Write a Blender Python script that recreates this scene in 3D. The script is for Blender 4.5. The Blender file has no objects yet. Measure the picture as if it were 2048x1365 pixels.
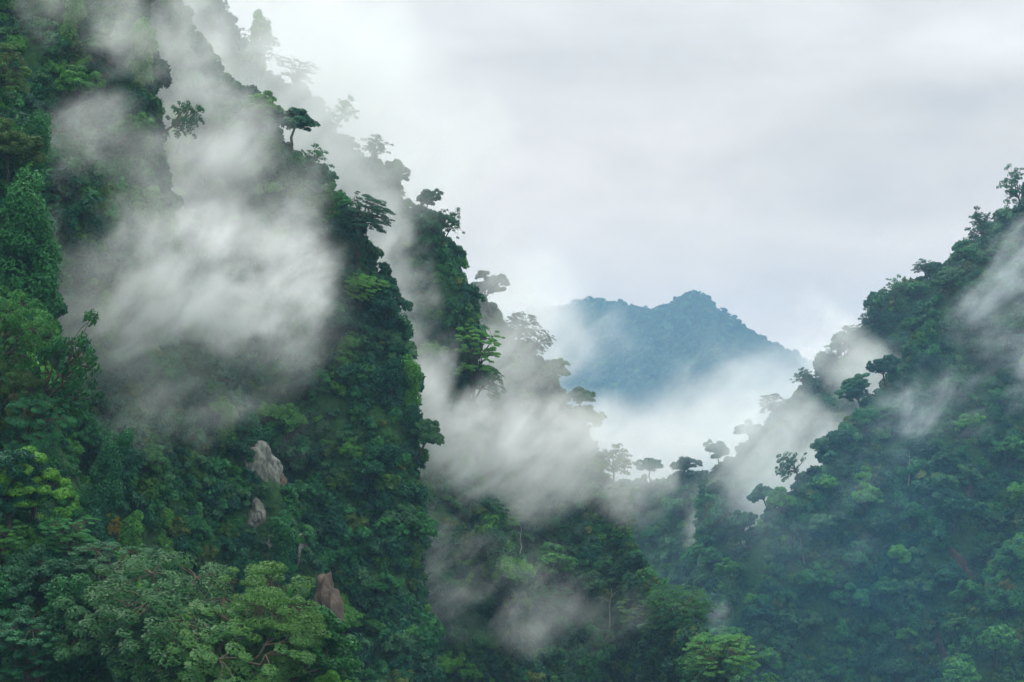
import bpy, math, random
import numpy as np
from mathutils import Vector, Matrix

# ---------------------------------------------------------------- camera, world, sun, exposure
SC = bpy.context.scene
COL = SC.collection
W, H, LENS = 2048.0, 1365.0, 70.0
F = LENS / 36.0 * W
PITCH = math.atan((950 - H / 2) / F)          # horizon lies at row 950 of the photograph
cam_d = bpy.data.cameras.new('camera')
cam_d.lens = LENS; cam_d.sensor_width = 36; cam_d.clip_start = 1; cam_d.clip_end = 40000
cam = bpy.data.objects.new('camera', cam_d); COL.objects.link(cam)
cam.location = (0, 0, 0); cam.rotation_euler = (math.pi / 2 + PITCH, 0, 0)
SC.camera = cam

SUN_EL, SUN_AZ = math.radians(58), math.radians(-38)      # high, behind the left ridge, seen through cloud
world = bpy.data.worlds.new('World'); SC.world = world; world.use_nodes = True
def build_world():
    nt = world.node_tree; nt.nodes.clear(); N = nt.nodes.new; L = nt.links.new
    out = N('ShaderNodeOutputWorld'); bg = N('ShaderNodeBackground'); bg.inputs[1].default_value = 0.1
    sky = N('ShaderNodeTexSky'); sky.sky_type = 'NISHITA'; sky.sun_disc = False
    sky.sun_elevation = SUN_EL; sky.sun_rotation = SUN_AZ; sky.dust_density = 3
    tc = N('ShaderNodeTexCoord')
    def noise(scale, detail, rough, st, off):
        m = N('ShaderNodeMapping'); m.inputs['Scale'].default_value = st; m.inputs['Location'].default_value = off
        n = N('ShaderNodeTexNoise'); n.inputs['Scale'].default_value = scale
        n.inputs['Detail'].default_value = detail; n.inputs['Roughness'].default_value = rough
        n.inputs['Distortion'].default_value = 0.4
        L(tc.outputs['Generated'], m.inputs[0]); L(m.outputs[0], n.inputs[0]); return n.outputs[0]
    def math_(op, a, b, clamp=False):
        n = N('ShaderNodeMath'); n.operation = op; n.use_clamp = clamp
        for i, x in enumerate((a, b)):
            if isinstance(x, (int, float)): n.inputs[i].default_value = x
            else: L(x, n.inputs[i])
        return n.outputs[0]
    def blob(px, py, rad, sx, sy):       # a soft patch of thicker or thinner cloud in that direction of the sky
        v = (Vector(((px - W / 2) / F, (H / 2 - py) / F, -1))); v.normalize()
        v = cam.rotation_euler.to_matrix() @ v
        s = N('ShaderNodeVectorMath'); s.operation = 'SUBTRACT'; L(tc.outputs['Generated'], s.inputs[0]); s.inputs[1].default_value = v
        m = N('ShaderNodeVectorMath'); m.operation = 'MULTIPLY'; L(s.outputs[0], m.inputs[0]); m.inputs[1].default_value = (1 / sx, 1 / sx, 1 / sy)
        l = N('ShaderNodeVectorMath'); l.operation = 'LENGTH'; L(m.outputs[0], l.inputs[0])
        mr = N('ShaderNodeMapRange'); mr.interpolation_type = 'SMOOTHERSTEP'
        L(l.outputs['Value'], mr.inputs[0]); mr.inputs[1].default_value = 1.0; mr.inputs[2].default_value = 0.0
        mr.inputs[3].default_value = 0; mr.inputs[4].default_value = rad
        return mr.outputs[0]
    n1 = noise(5.5, 5, 0.5, (1, 1, 3.0), (3.1, 0.4, 0.2))
    n2 = noise(17, 5, 0.55, (1, 1, 2.0), (1.1, 4.4, 0.7))
    v = math_('ADD', math_('MULTIPLY', math_('SUBTRACT', n1, 0.5), 1.15), math_('MULTIPLY', math_('SUBTRACT', n2, 0.5), 0.5))
    for args in SKY_BLOBS: v = math_('ADD', v, blob(*args))
    v = math_('ADD', v, 0.5, True)
    ramp = N('ShaderNodeValToRGB'); L(v, ramp.inputs[0])
    e = ramp.color_ramp.elements
    e[0].position = 0.0; e[0].color = (5.8, 5.65, 5.4, 1)
    e[1].position = 1.0; e[1].color = (10.3, 10.0, 9.5, 1)
    m_ = e.new(0.5); m_.color = (8.05, 7.75, 7.25, 1)
    # below the horizon the surroundings are forest, not cloud
    sep = N('ShaderNodeSeparateXYZ'); L(tc.outputs['Generated'], sep.inputs[0])
    mr = N('ShaderNodeMapRange'); L(sep.outputs[2], mr.inputs[0])
    mr.inputs[1].default_value = -0.10; mr.inputs[2].default_value = 0.0; mr.inputs[3].default_value = 0; mr.inputs[4].default_value = 1
    mg = N('ShaderNodeMix'); mg.data_type = 'RGBA'; L(mr.outputs[0], mg.inputs[0])
    mg.inputs[6].default_value = (0.15, 0.3, 0.3, 1); L(ramp.outputs[0], mg.inputs[7])
    mx = N('ShaderNodeMix'); mx.data_type = 'RGBA'; mx.inputs[0].default_value = 0.95
    # an overcast sky is about three times brighter overhead than low down
    mz = N('ShaderNodeMapRange'); L(sep.outputs[2], mz.inputs[0]); mz.inputs[1].default_value = 0.28; mz.inputs[2].default_value = 1.0
    mz.inputs[3].default_value = 1.0; mz.inputs[4].default_value = ZENITH
    vs = N('ShaderNodeVectorMath'); vs.operation = 'SCALE'; L(mg.outputs[2], vs.inputs[0]); L(mz.outputs[0], vs.inputs['Scale'])
    # the cloud low over the valley is a little warmer than the cloud overhead
    wr = N('ShaderNodeMapRange'); L(sep.outputs[2], wr.inputs[0]); wr.inputs[1].default_value = 0.0; wr.inputs[2].default_value = 0.22; wr.inputs[3].default_value = 1; wr.inputs[4].default_value = 0
    wc = N('ShaderNodeMix'); wc.data_type = 'RGBA'; L(wr.outputs[0], wc.inputs[0]); wc.inputs[6].default_value = (1, 1, 1, 1); wc.inputs[7].default_value = (1.38, 1.10, .90, 1)
    wm = N('ShaderNodeVectorMath'); wm.operation = 'MULTIPLY'; L(vs.outputs[0], wm.inputs[0]); L(wc.outputs[2], wm.inputs[1])
    L(sky.outputs[0], mx.inputs[6]); L(wm.outputs[0], mx.inputs[7])
    L(mx.outputs[2], bg.inputs[0]); L(bg.outputs[0], out.inputs[0])
ZENITH = 3.8
SKY_BLOBS = [(680, 20, 0.2, 0.18, 0.12), (1990, 90, 0.28, 0.07, 0.035), (1330, 130, -0.16, 0.16, 0.02),
             (1900, 190, -0.16, 0.09, 0.016), (1750, 400, -0.12, 0.06, 0.025), (1250, 820, 0.25, 0.12, 0.03)]
build_world()
sun_d = bpy.data.lights.new('sun', 'SUN'); sun_d.energy = 2.6; sun_d.angle = math.radians(20); sun_d.color = (1, 0.98, 0.94)
sun = bpy.data.objects.new('sun', sun_d); COL.objects.link(sun)
sdir = Vector((math.sin(SUN_AZ) * math.cos(SUN_EL), math.cos(SUN_AZ) * math.cos(SUN_EL), math.sin(SUN_EL)))
sun.rotation_euler = sdir.to_track_quat('Z', 'Y').to_euler()
SC.view_settings.view_transform = 'Standard'; SC.view_settings.look = 'None'
SC.view_settings.exposure = 0.15; SC.view_settings.gamma = 1
SC.render.engine = 'CYCLES'
cy = SC.cycles
cy.max_bounces = 4; cy.diffuse_bounces = 1; cy.glossy_bounces = 1; cy.transmission_bounces = 2; cy.volume_bounces = 3
cy.transparent_max_bounces = 8
cy.volume_step_rate = 1.4; cy.volume_max_steps = 128
cy.use_adaptive_sampling = True; cy.adaptive_threshold = 0.03
cy.use_denoising = True
try: cy.denoiser = 'OPENIMAGEDENOISE'
except Exception: pass

# ---------------------------------------------------------------- helpers
ROT = np.array(cam.rotation_euler.to_matrix())
def at(px, py, D):
    d = ROT @ np.array([(px - W / 2) / F, (H / 2 - py) / F, -1.0]); return d * (D / d[1])
def proj(P):
    q = np.asarray(P) @ ROT
    z = -q[..., 2]; z = np.where(np.abs(z) < 1e-3, 1e-3, z)
    return W / 2 + F * q[..., 0] / z, H / 2 - F * q[..., 1] / z, z
def _h(i, j, k, s):
    n = (i * 374761393 + j * 668265263 + k * 1274126177 + s * 974634777) & 0xFFFFFFFF
    n = ((n ^ (n >> 13)) * 1274126177) & 0xFFFFFFFF
    return ((n ^ (n >> 16)) & 0xFFFF) / 65535.0
def vnoise(P, s=0):
    P = np.asarray(P, float); i = np.floor(P).astype(np.int64); f = P - i; f = f * f * (3 - 2 * f)
    r = 0
    for a in (0, 1):
        for b in (0, 1):
            for c in (0, 1):
                w = (f[..., 0] if a else 1 - f[..., 0]) * (f[..., 1] if b else 1 - f[..., 1]) * (f[..., 2] if c else 1 - f[..., 2])
                r = r + w * _h(i[..., 0] + a, i[..., 1] + b, i[..., 2] + c, s)
    return r
def fbm(P, o=4, s=0, g=0.5):
    P = np.asarray(P, float); a = 1; t = 0; r = 0
    for k in range(o): r = r + a * (vnoise(P * 2 ** k, s + k) - 0.5); t += a; a *= g
    return r / t * 2
def mesh(name, V, Fq, mats, smooth=False, mi=None):
    V = np.asarray(V, np.float32).reshape(-1, 3)
    me = bpy.data.meshes.new(name)
    me.vertices.add(len(V)); me.vertices.foreach_set('co', V.ravel())
    if Fq is not None and len(Fq):
        Fq = np.asarray(Fq, np.int32); n, k = Fq.shape
        me.loops.add(n * k); me.loops.foreach_set('vertex_index', Fq.ravel())
        me.polygons.add(n)
        me.polygons.foreach_set('loop_start', np.arange(0, n * k, k, dtype=np.int32))
        me.polygons.foreach_set('loop_total', np.full(n, k, np.int32))
        if smooth: me.polygons.foreach_set('use_smooth', np.ones(n, bool))
        if mi is not None: me.polygons.foreach_set('material_index', np.asarray(mi, np.int32))
    for m in (mats if isinstance(mats, (list, tuple)) else [mats]): me.materials.append(m)
    me.update(calc_edges=True); return me
def link(name, data, parent=None):
    o = bpy.data.objects.new(name, data); COL.objects.link(o)
    if parent is not None: o.parent = parent
    return o
def tag(o, label=None, cat=None, group=None, kind=None):
    if label: o['label'] = label
    if cat: o['category'] = cat
    if group: o['group'] = group
    if kind: o['kind'] = kind

# ---------------------------------------------------------------- materials
def leaf_mat(name, c1, c2, c3, trans=0.25):
    m = bpy.data.materials.new(name); m.use_nodes = True; nt = m.node_tree; nt.nodes.clear(); N = nt.nodes.new; L = nt.links.new
    out = N('ShaderNodeOutputMaterial'); geo = N('ShaderNodeNewGeometry'); oi = N('ShaderNodeObjectInfo'); tc = N('ShaderNodeTexCoord')
    nz = N('ShaderNodeTexNoise'); nz.inputs['Scale'].default_value = 0.55; nz.inputs['Detail'].default_value = 2; L(tc.outputs['Object'], nz.inputs[0])
    a = N('ShaderNodeMath'); a.operation = 'MULTIPLY'; L(geo.outputs['Random Per Island'], a.inputs[0]); a.inputs[1].default_value = 0.36
    b = N('ShaderNodeMath'); b.operation = 'MULTIPLY_ADD'; L(oi.outputs['Random'], b.inputs[0]); b.inputs[1].default_value = 0.62; L(a.outputs[0], b.inputs[2])
    c = N('ShaderNodeMath'); c.operation = 'MULTIPLY_ADD'; L(nz.outputs[0], c.inputs[0]); c.inputs[1].default_value = 0.5; L(b.outputs[0], c.inputs[2])
    r = N('ShaderNodeValToRGB'); L(c.outputs[0], r.inputs[0]); e = r.color_ramp.elements
    e[0].position = 0.22; e[0].color = (*c1, 1); e[1].position = 1.2; e[1].color = (*c3, 1); x = e.new(0.7); x.color = (*c2, 1)
    p = N('ShaderNodeBsdfPrincipled'); p.inputs['Roughness'].default_value = 0.5; p.inputs['Specular IOR Level'].default_value = 0.12
    L(r.outputs[0], p.inputs['Base Color'])
    t = N('ShaderNodeBsdfTranslucent'); L(r.outputs[0], t.inputs[0])
    mx = N('ShaderNodeMixShader'); mx.inputs[0].default_value = trans
    L(p.outputs[0], mx.inputs[1]); L(t.outputs[0], mx.inputs[2]); L(mx.outputs[0], out.inputs[0]); return m
M = {}
M['leaf'] = leaf_mat('leaf_green', (.010, .062, .028), (.034, .160, .040), (.095, .30, .038))
M['leaf_dark'] = leaf_mat('leaf_dark', (.005, .042, .034), (.014, .100, .048), (.036, .180, .048))
M['leaf_bright'] = leaf_mat('leaf_bright', (.016, .10, .024), (.042, .18, .026), (.10, .27, .030))
M['leaf_lime'] = leaf_mat('leaf_lime', (.009, .056, .022), (.023, .098, .025), (.060, .160, .030))
M['leaf_grey'] = leaf_mat('leaf_grey_green', (.012, .062, .036), (.025, .100, .050), (.055, .160, .062))
M['leaf_olive'] = leaf_mat('leaf_olive', (.032, .080, .022), (.055, .12, .028), (.10, .15, .032))
M['leaf_yellow'] = leaf_mat('leaf_yellow', (.07, .10, .02), (.17, .16, .02), (.30, .23, .03))
def simple(name, c1, c2, scale, rough=0.9, bump=0.3, stretch=(1, 1, 1)):
    m = bpy.data.materials.new(name); m.use_nodes = True; nt = m.node_tree; N = nt.nodes.new; L = nt.links.new
    p = nt.nodes['Principled BSDF']; p.inputs['Roughness'].default_value = rough; p.inputs['Specular IOR Level'].default_value = 0.2
    tc = N('ShaderNodeTexCoord'); mp = N('ShaderNodeMapping'); mp.inputs['Scale'].default_value = stretch; L(tc.outputs['Object'], mp.inputs[0])
    nz = N('ShaderNodeTexNoise'); nz.inputs['Scale'].default_value = scale; nz.inputs['Detail'].default_value = 6; nz.inputs['Roughness'].default_value = 0.65
    L(mp.outputs[0], nz.inputs[0])
    r = N('ShaderNodeValToRGB'); L(nz.outputs[0], r.inputs[0]); e = r.color_ramp.elements
    e[0].position = 0.32; e[0].color = (*c1, 1); e[1].position = 0.68; e[1].color = (*c2, 1); L(r.outputs[0], p.inputs['Base Color'])
    bp = N('ShaderNodeBump'); bp.inputs['Strength'].default_value = bump; bp.inputs['Distance'].default_value = 0.6; L(nz.outputs[0], bp.inputs['Height']); L(bp.outputs[0], p.inputs['Normal'])
    return m
M['bark'] = simple('bark', (.035, .028, .02), (.11, .09, .065), 2.0, stretch=(3, 3, .6))
M['bark_pale'] = simple('bark_pale', (.14, .13, .11), (.34, .33, .29), 1.2, stretch=(3, 3, .6))
M['soil'] = simple('forest_floor', (.008, .034, .014), (.030, .095, .026), 1.1, bump=1.0)
M['rock'] = simple('cliff_rock', (.055, .065, .055), (.26, .28, .25), 0.8, bump=0.9, stretch=(1.6, 1.6, .5))
M['rock_red'] = simple('earth_scar', (.035, .03, .024), (.13, .10, .075), 0.7, bump=0.9, stretch=(1.6, 1.6, .4))
M['ground'] = simple('valley_ground', (.014, .036, .016), (.035, .075, .028), 0.02)

# ---------------------------------------------------------------- vegetation building blocks
def unit(v): return v / np.maximum(np.linalg.norm(v, axis=-1, keepdims=True), 1e-9)
def leaves(C, Nn, size, rs, ratio=0.5):
    """one small folded leaf per centre"""
    n = len(C); Nn = unit(Nn); r = unit(rs.normal(size=(n, 3)))
    T = unit(r - (r * Nn).sum(1, keepdims=True) * Nn); B = np.cross(Nn, T)
    s = size * rs.uniform(0.65, 1.3, (n, 1))
    V = np.stack([C - T * s, C + B * s * ratio - Nn * s * .18, C + T * s - Nn * s * .12, C - B * s * ratio - Nn * s * .18], 1).reshape(-1, 3)
    return V, np.arange(4 * n).reshape(n, 4)
class Soup:
    def __init__(s): s.V = []; s.F = []; s.n = 0
    def add(s, V, Fq):
        s.V.append(V); s.F.append(np.asarray(Fq) + s.n); s.n += len(V)
    def get(s): return np.concatenate(s.V), np.concatenate(s.F)
def cluster(sp, c, r, n, size, rs, low=-0.25, up=0.5, rnd=0.55, ratio=.5):
    d = unit(rs.normal(size=(n * 2, 3))); d = d[d[:, 2] > low][:n]
    lump = 1 + 0.22 * fbm(d * 1.9 + np.asarray(c) * 3.1, 2, 5)[:, None]
    C = np.asarray(c) + d * np.asarray(r) * lump * (rs.uniform(0.35, 1.0, (len(d), 1)) ** 0.35)
    Nn = d + np.array([0, 0, up]) + rs.normal(size=d.shape) * rnd
    sp.add(*leaves(C, Nn, size, rs, ratio))
def tube(sp, pts, rad, k=6):
    pts = np.asarray(pts, float); n = len(pts); V = []
    for i in range(n):
        t = unit((pts[min(i + 1, n - 1)] - pts[max(i - 1, 0)])[None])[0]
        a = np.cross(t, [0.3, 1, 0.1]); a /= max(np.linalg.norm(a), 1e-6); b = np.cross(t, a)
        ang = np.arange(k) * 2 * math.pi / k
        V.append(pts[i] + rad[i] * (np.cos(ang)[:, None] * a + np.sin(ang)[:, None] * b))
    Fq = [[i * k + j, i * k + (j + 1) % k, (i + 1) * k + (j + 1) % k, (i + 1) * k + j] for i in range(n - 1) for j in range(k)]
    sp.add(np.concatenate(V), np.array(Fq))
def limb(sp, a, b, r0, r1, rs, sag=0.0, wob=0.08, n=6):
    a = np.asarray(a, float); b = np.asarray(b, float); L_ = np.linalg.norm(b - a); t = np.linspace(0, 1, n)[:, None]
    P = a + (b - a) * t + np.sin(t * math.pi) * np.array([0, 0, sag * L_]); P[1:-1] += rs.normal(size=(n - 2, 3)) * wob * L_ * .5
    tube(sp, P, np.linspace(r0, r1, n)); return P
PROTO = {}
def proto(key, trunk, crown, cz, R, Htot): PROTO[key] = dict(trunk=trunk, crown=crown, cz=cz, R=R, H=Htot)
def sheet_pts(n, rs, R, zc, zr, low=-0.1):
    """points spread over an uneven dome"""
    out = []
    while len(out) < n:
        d = unit(rs.normal(size=(1, 3)))[0]
        if d[2] < low: continue
        q = np.array([d[0] * R, d[1] * R, zc + d[2] * zr]) * np.array([1, 1, 1]); k = rs.uniform(.72, 1.02)
        q = np.array([q[0] * k, q[1] * k, zc + (q[2] - zc) * k])
        if all(np.linalg.norm(q - o) > R * 0.22 for o in out) or rs.rand() < .03: out.append(q)
    return out
def make_round(seed, Hh=12, R=5, n=64, lf=0.36, nl=120, cr=.95, low=-.75, zr=None):
    rs = np.random.RandomState(seed); tr, cr_ = Soup(), Soup(); zr = zr or R * .8; zc = Hh - zr
    top = np.array([rs.normal() * .5, rs.normal() * .5, zc * .8])
    limb(tr, (0, 0, -2), top, .38, .22, rs, wob=.03)
    # four or five big boughs, each carrying its own dome of leaf clumps
    nb = rs.randint(5, 8); bough = []
    for k in range(nb):
        a = (k + rs.rand() * .6) * 6.283 / nb; rr = R * rs.uniform(.35, .62) if k else 0
        bough.append((np.array([math.cos(a) * rr, math.sin(a) * rr, zc + zr * rs.uniform(-.15, .35) + (zr * .35 if not k else 0)]), R * rs.uniform(.36, .52)))
    for k, (c, br) in enumerate(bough):
        limb(tr, top, c, .18, .07, rs, .08)
        for p in sheet_pts(n // nb + 2, rs, br * rs.uniform(.9, 1.1), 0, br * .8, low):
            q = c + p * rs.uniform(.85, 1.15)
            if rs.rand() < .3: limb(tr, c, q, .06, .02, rs, .1, n=4)
            s = cr * rs.uniform(.55, 1.25)
            cluster(cr_, q, (s, s, s * .7), int(nl * s), lf, rs, low=-.5, up=.6)
    proto_mesh(tr, cr_, f'round{seed}', None); return f'round{seed}', zc, R, Hh
def proto_mesh(tr, cr_, key, mat):
    V, Fq = tr.get(); PROTO.setdefault(key, {})['trunk'] = (V, Fq)
    V, Fq = cr_.get(); PROTO[key]['crown'] = (V, Fq)
def reg(kind, key, cz, R, Hh): PROTO[key].update(kind=kind, cz=cz, R=R, H=Hh); KINDS.setdefault(kind, []).append(key)
KINDS = {}
def make_umbrella(seed, Hh=14, R=8, lf=.19, tiers=3, n=150, nl=190, drop=.42):
    rs = np.random.RandomState(seed); tr, cr_ = Soup(), Soup(); key = f'umbrella{seed}'
    fork = np.array([rs.normal() * .4, rs.normal() * .4, Hh * .42]); limb(tr, (0, 0, -2), fork, .5, .34, rs, wob=.03)
    for k in range(tiers):
        zt = Hh * (1 - .17 * k); Rk = R * (1 - .07 * k)
        heads = []
        for j in range(5 + k):
            a = (j + rs.rand() * .7) * 2 * math.pi / (5 + k); hr = Rk * rs.uniform(.35, .6)
            hpt = np.array([math.cos(a) * hr, math.sin(a) * hr, zt - drop * R * .35 - rs.uniform(.2, .9)])
            limb(tr, fork + np.array([0, 0, rs.uniform(-.1, .25) * Hh * .3]), hpt, .2, .09, rs, .10, .08); heads.append(hpt)
        m = 0; tries = 0; used = []
        while m < n // tiers and tries < 2500:
            tries += 1; a = rs.rand() * 2 * math.pi; rr = math.sqrt(rs.rand()) * Rk
            z = zt - drop * R * (rr / R) ** 2 + fbm(np.array([[math.cos(a) * rr * .35, math.sin(a) * rr * .35, k * 7.]]), 2, seed)[0] * 2.2
            q = np.array([math.cos(a) * rr, math.sin(a) * rr, z])
            if any(np.linalg.norm(q - u) < R * .115 for u in used): continue
            used.append(q); m += 1
            hd = min(heads, key=lambda h_: np.linalg.norm(h_ - q)); limb(tr, hd, q - [0, 0, .15], .06, .02, rs, .08, .06, 4)
            s = R * .112 * rs.uniform(.6, 1.45)
            cluster(cr_, q, (s * 1.2, s * 1.2, s * .36), int(nl * s * .85 * 8 / R), lf, rs, low=-.5, up=1.2, rnd=.5, ratio=.38)
    proto_mesh(tr, cr_, key, None); reg('umbrella', key, Hh * .78, R, Hh)
def make_draped(seed, Hh=10, R=2.6, lf=.27, nl=150):
    rs = np.random.RandomState(seed); tr, cr_ = Soup(), Soup(); key = f'draped{seed}'
    limb(tr, (0, 0, -2), (rs.normal() * .5, rs.normal() * .5, Hh * .85), .32, .12, rs, wob=.05)
    z = 0.3
    while z < Hh:
        w = R * (.62 + .38 * math.sin(z / Hh * math.pi * .9 + .35)) * rs.uniform(.75, 1.2)
        for j in range(4 if z < Hh * .85 else 2):
            a = rs.rand() * 6.283; s = rs.uniform(.8, 1.35)
            c = np.array([math.cos(a) * w * .6, math.sin(a) * w * .6, z + rs.uniform(-.4, .4)])
            cluster(cr_, c, (s, s, s * 1.25), int(nl * s), lf, rs, low=-.9, up=.35)
        z += 1.15
    proto_mesh(tr, cr_, key, None); reg('draped_fine' if lf < .2 else 'draped', key, Hh * .6, R, Hh)
def make_airy(seed, Hh=10, R=4.4, lf=.21, dens=1.0):
    rs = np.random.RandomState(seed); tr, cr_ = Soup(), Soup(); key = f'airy{seed}'
    fork = np.array([rs.normal() * .4, rs.normal() * .4, Hh * .4]); limb(tr, (0, 0, -2), fork, .34, .26, rs, wob=.06)
    for j in range(8):
        a = j * .785 * 1.6 + rs.rand(); el = rs.uniform(.15, 1.35)
        e = fork + np.array([math.cos(a) * math.cos(el) * R * .75, math.sin(a) * math.cos(el) * R * .75, math.sin(el) * Hh * .45])
        P = limb(tr, fork, e, .17, .07, rs, .08, .16)
        for q in range(8):
            b = P[rs.randint(2, 6)]; t = b + rs.normal(size=3) * np.array([1.1, 1.1, .8]) + unit((e - fork)[None])[0] * .7
            limb(tr, b, t, .06, .02, rs, .05, .12, 4)
            if rs.rand() < .85 * dens:
                s = rs.uniform(.4, .85); cluster(cr_, t, (s * 1.2, s * 1.2, s * .55), int(75 * s * dens), lf, rs, low=-.7, up=.8)
    proto_mesh(tr, cr_, key, None); reg('airy' if dens > .5 else 'bare', key, Hh * .68, R, Hh)
def make_banana(seed=1, R=3.2):
    rs = np.random.RandomState(seed); tr, cr_ = Soup(), Soup(); limb(tr, (0, 0, -1), (0, 0, 2), .22, .15, rs, wob=.01)
    for j in range(11):
        a = j * 2.4; L_ = rs.uniform(2.4, 3.4); up = rs.uniform(.5, 1.2)
        d = np.array([math.cos(a), math.sin(a), 0]); s = np.cross(d, [0, 0, 1]); t = np.linspace(0, 1, 8)
        mid = np.array([0, 0, 1.9]) + d * (t * L_ * math.cos(up * .7))[:, None] + np.array([0, 0, 1]) * (math.sin(up) * L_ * t - 1.7 * t ** 2)[:, None]
        w = .42 * np.sin(np.clip(t * 1.05 + .06, 0, 1) * math.pi) ** .6
        V = np.concatenate([mid + s * w[:, None] - [0, 0, .06], mid, mid - s * w[:, None] - [0, 0, .06]])
        q = [[i, i + 1, 8 + i + 1, 8 + i] for i in range(7)] + [[8 + i, 8 + i + 1, 16 + i + 1, 16 + i] for i in range(7)]
        cr_.add(V, np.array(q))
    proto_mesh(tr, cr_, f'banana{seed}', None); reg('banana', f'banana{seed}', 2.6, R, 4)
def make_fern(seed=1, R=2.4):
    rs = np.random.RandomState(seed); tr, cr_ = Soup(), Soup(); limb(tr, (0, 0, -1), (0, 0, 1.7), .14, .1, rs, wob=.02)
    for j in range(14):
        a = j * 2.4; L_ = rs.uniform(1.8, 2.5); d = np.array([math.cos(a), math.sin(a), 0]); s = np.cross(d, [0, 0, 1])
        for i in range(18):
            t = (i + 1) / 18; c = np.array([0, 0, 1.7]) + d * t * L_ + np.array([0, 0, 1]) * (.9 * t - 1.5 * t * t)
            w = .42 * math.sin(min(1, t * .95 + .1) * math.pi) + .04
            for g in (-1, 1):
                e = c + s * w * g + d * .12 - [0, 0, .05]
                cr_.add(np.array([c - d * .05, c + d * .05, e + d * .03, e - d * .03]), np.array([[0, 1, 2, 3]]))
    proto_mesh(tr, cr_, f'fern{seed}', None); reg('fern', f'fern{seed}', 1.6, R, 2.3)
for s, kw in ((1, {}), (2, dict(R=4.4, Hh=13, n=56)), (3, dict(R=5.5, Hh=11, zr=3.6)), (4, dict(R=4.8, Hh=14, low=-.9, zr=5.0, n=70)), (5, dict(R=5, Hh=12, n=60, nl=90)), (6, dict(R=4.6, Hh=13, n=74, cr=.8))):
    k, cz, R_, h_ = make_round(s, **kw); reg('round', k, cz, R_, h_)
make_umbrella(11); make_umbrella(12, Hh=13, R=7.5, drop=.55); make_umbrella(13, Hh=16, R=5.5, n=110, drop=.3)
for s, kw in ((7, dict(lf=.19, nl=330, zr=4.6)), (8, dict(lf=.21, nl=300, R=5.5, Hh=11, zr=3.8))):
    k, cz, R_, h_ = make_round(s, **kw); reg('round_fine', k, cz, R_, h_)
for s in (21, 22, 23): make_draped(s, Hh=10 + (s - 21) * 1.5)
for s in (24, 25): make_draped(s, Hh=11, lf=.18, nl=330)
for s in (31, 32, 33): make_airy(s)
make_airy(41, dens=.28, Hh=9)
make_banana(); make_fern()
MESHES = {}
def proto_meshes(key, mat):
    if (key, mat) not in MESHES:
        p = PROTO[key]
        MESHES[(key, mat)] = (mesh('trunk', *p['trunk'], M['bark_pale' if mat == 'pale' else 'bark'], True),
                              mesh('crown', *p['crown'], M['leaf' if mat == 'pale' else mat]))
    return MESHES[(key, mat)]

# ---------------------------------------------------------------- terrain ridges
RIDGES = {}
def ridge(name, keys, fall, length, slope0, slope1, res, hveg, amp=6, back=60, seed=0, smooth=9):
    """keys: (column, row, distance) of the skyline; the slope falls away from that crest towards FALL, steepest at the top"""
    K = np.array(keys, float); C = np.array([at(*k) for k in K]); C[:, 2] -= hveg
    d = np.r_[0, np.cumsum(np.linalg.norm(np.diff(C, axis=0), axis=1))]; nu = int(d[-1] / res) + 1
    u = np.linspace(0, d[-1], nu); X = np.stack([np.interp(u, d, C[:, i]) for i in range(3)], 1)
    ker = np.hanning(smooth); ker /= ker.sum(); hk = smooth // 2
    if nu > 20:
        Xp = np.pad(X, ((hk, hk), (0, 0)), mode='edge'); X = np.stack([np.convolve(Xp[:, i], ker, 'valid') for i in range(3)], 1)
    f = np.array([fall[0], fall[1], 0.]); f /= np.linalg.norm(f)
    nv = int(length / res) + 1; v = np.arange(nv) * res
    ang = np.radians(slope0 + (slope1 - slope0) * (v / length))
    round_ = np.clip(v / 10, 0.25, 1)                             # rounded top
    a = np.r_[0, np.cumsum(np.cos(ang * round_) * res)][:nv]; b = np.r_[0, np.cumsum(np.sin(ang * round_) * res)][:nv]
    Pf = X[:, None] + f * a[None, :, None] - np.array([0, 0, 1]) * b[None, :, None]
    nb = int(back / res) + 1; vb = np.arange(1, nb + 1) * res
    Pb = X[:, None] - f * (vb * .6)[None, :, None] - np.array([0, 0, 1]) * (vb * .8)[None, :, None]
    P = np.concatenate([Pb[:, ::-1], Pf], 1)
    nrm = np.array([f[0] * .8, f[1] * .8, .55]); w = np.clip(np.abs(np.arange(P.shape[1]) - nb) * res / 15, 0.12, 1)[None, :, None]
    sc = 1 / (res * 7)
    ribs = fbm(P * [sc, sc, sc * .35], 4, seed)[..., None]
    P = P + nrm * ribs * amp * w
    nu, nw = P.shape[:2]; I = np.arange(nu * nw).reshape(nu, nw)
    Fq = np.stack([I[:-1, :-1], I[1:, :-1], I[1:, 1:], I[:-1, 1:]], -1).reshape(-1, 4)
    o = link('hillside', mesh('hillside', P, Fq, M['soil'], True)); tag(o, kind='structure')
    du = np.gradient(P, axis=0); dv = np.gradient(P, axis=1); n = unit(np.cross(du, dv)); n = np.where(((n * np.array([f[0], f[1], .6])).sum(-1) < 0)[..., None], -n, n)
    RIDGES[name] = dict(P=P, N=n, nb=nb, X=X, f=f, res=res, hveg=hveg); return o
L_F = (0.25, -1)
ridge('A', [(-500, 420, 195), (0, 800, 185), (130, 930, 180), (250, 1150, 172), (420, 1230, 166), (620, 1290, 164), (720, 1400, 160), (1000, 1800, 150)], L_F, 70, 62, 45, 2.2, 6, 4, 40, 1)
ridge('A2', [(-420, -500, 245), (-20, 130, 242), (30, 230, 242), (65, 380, 240), (80, 520, 238), (130, 800, 232), (260, 1120, 222), (420, 1500, 210)], L_F, 110, 66, 50, 2.2, 5, 6, 60, 2)
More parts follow.
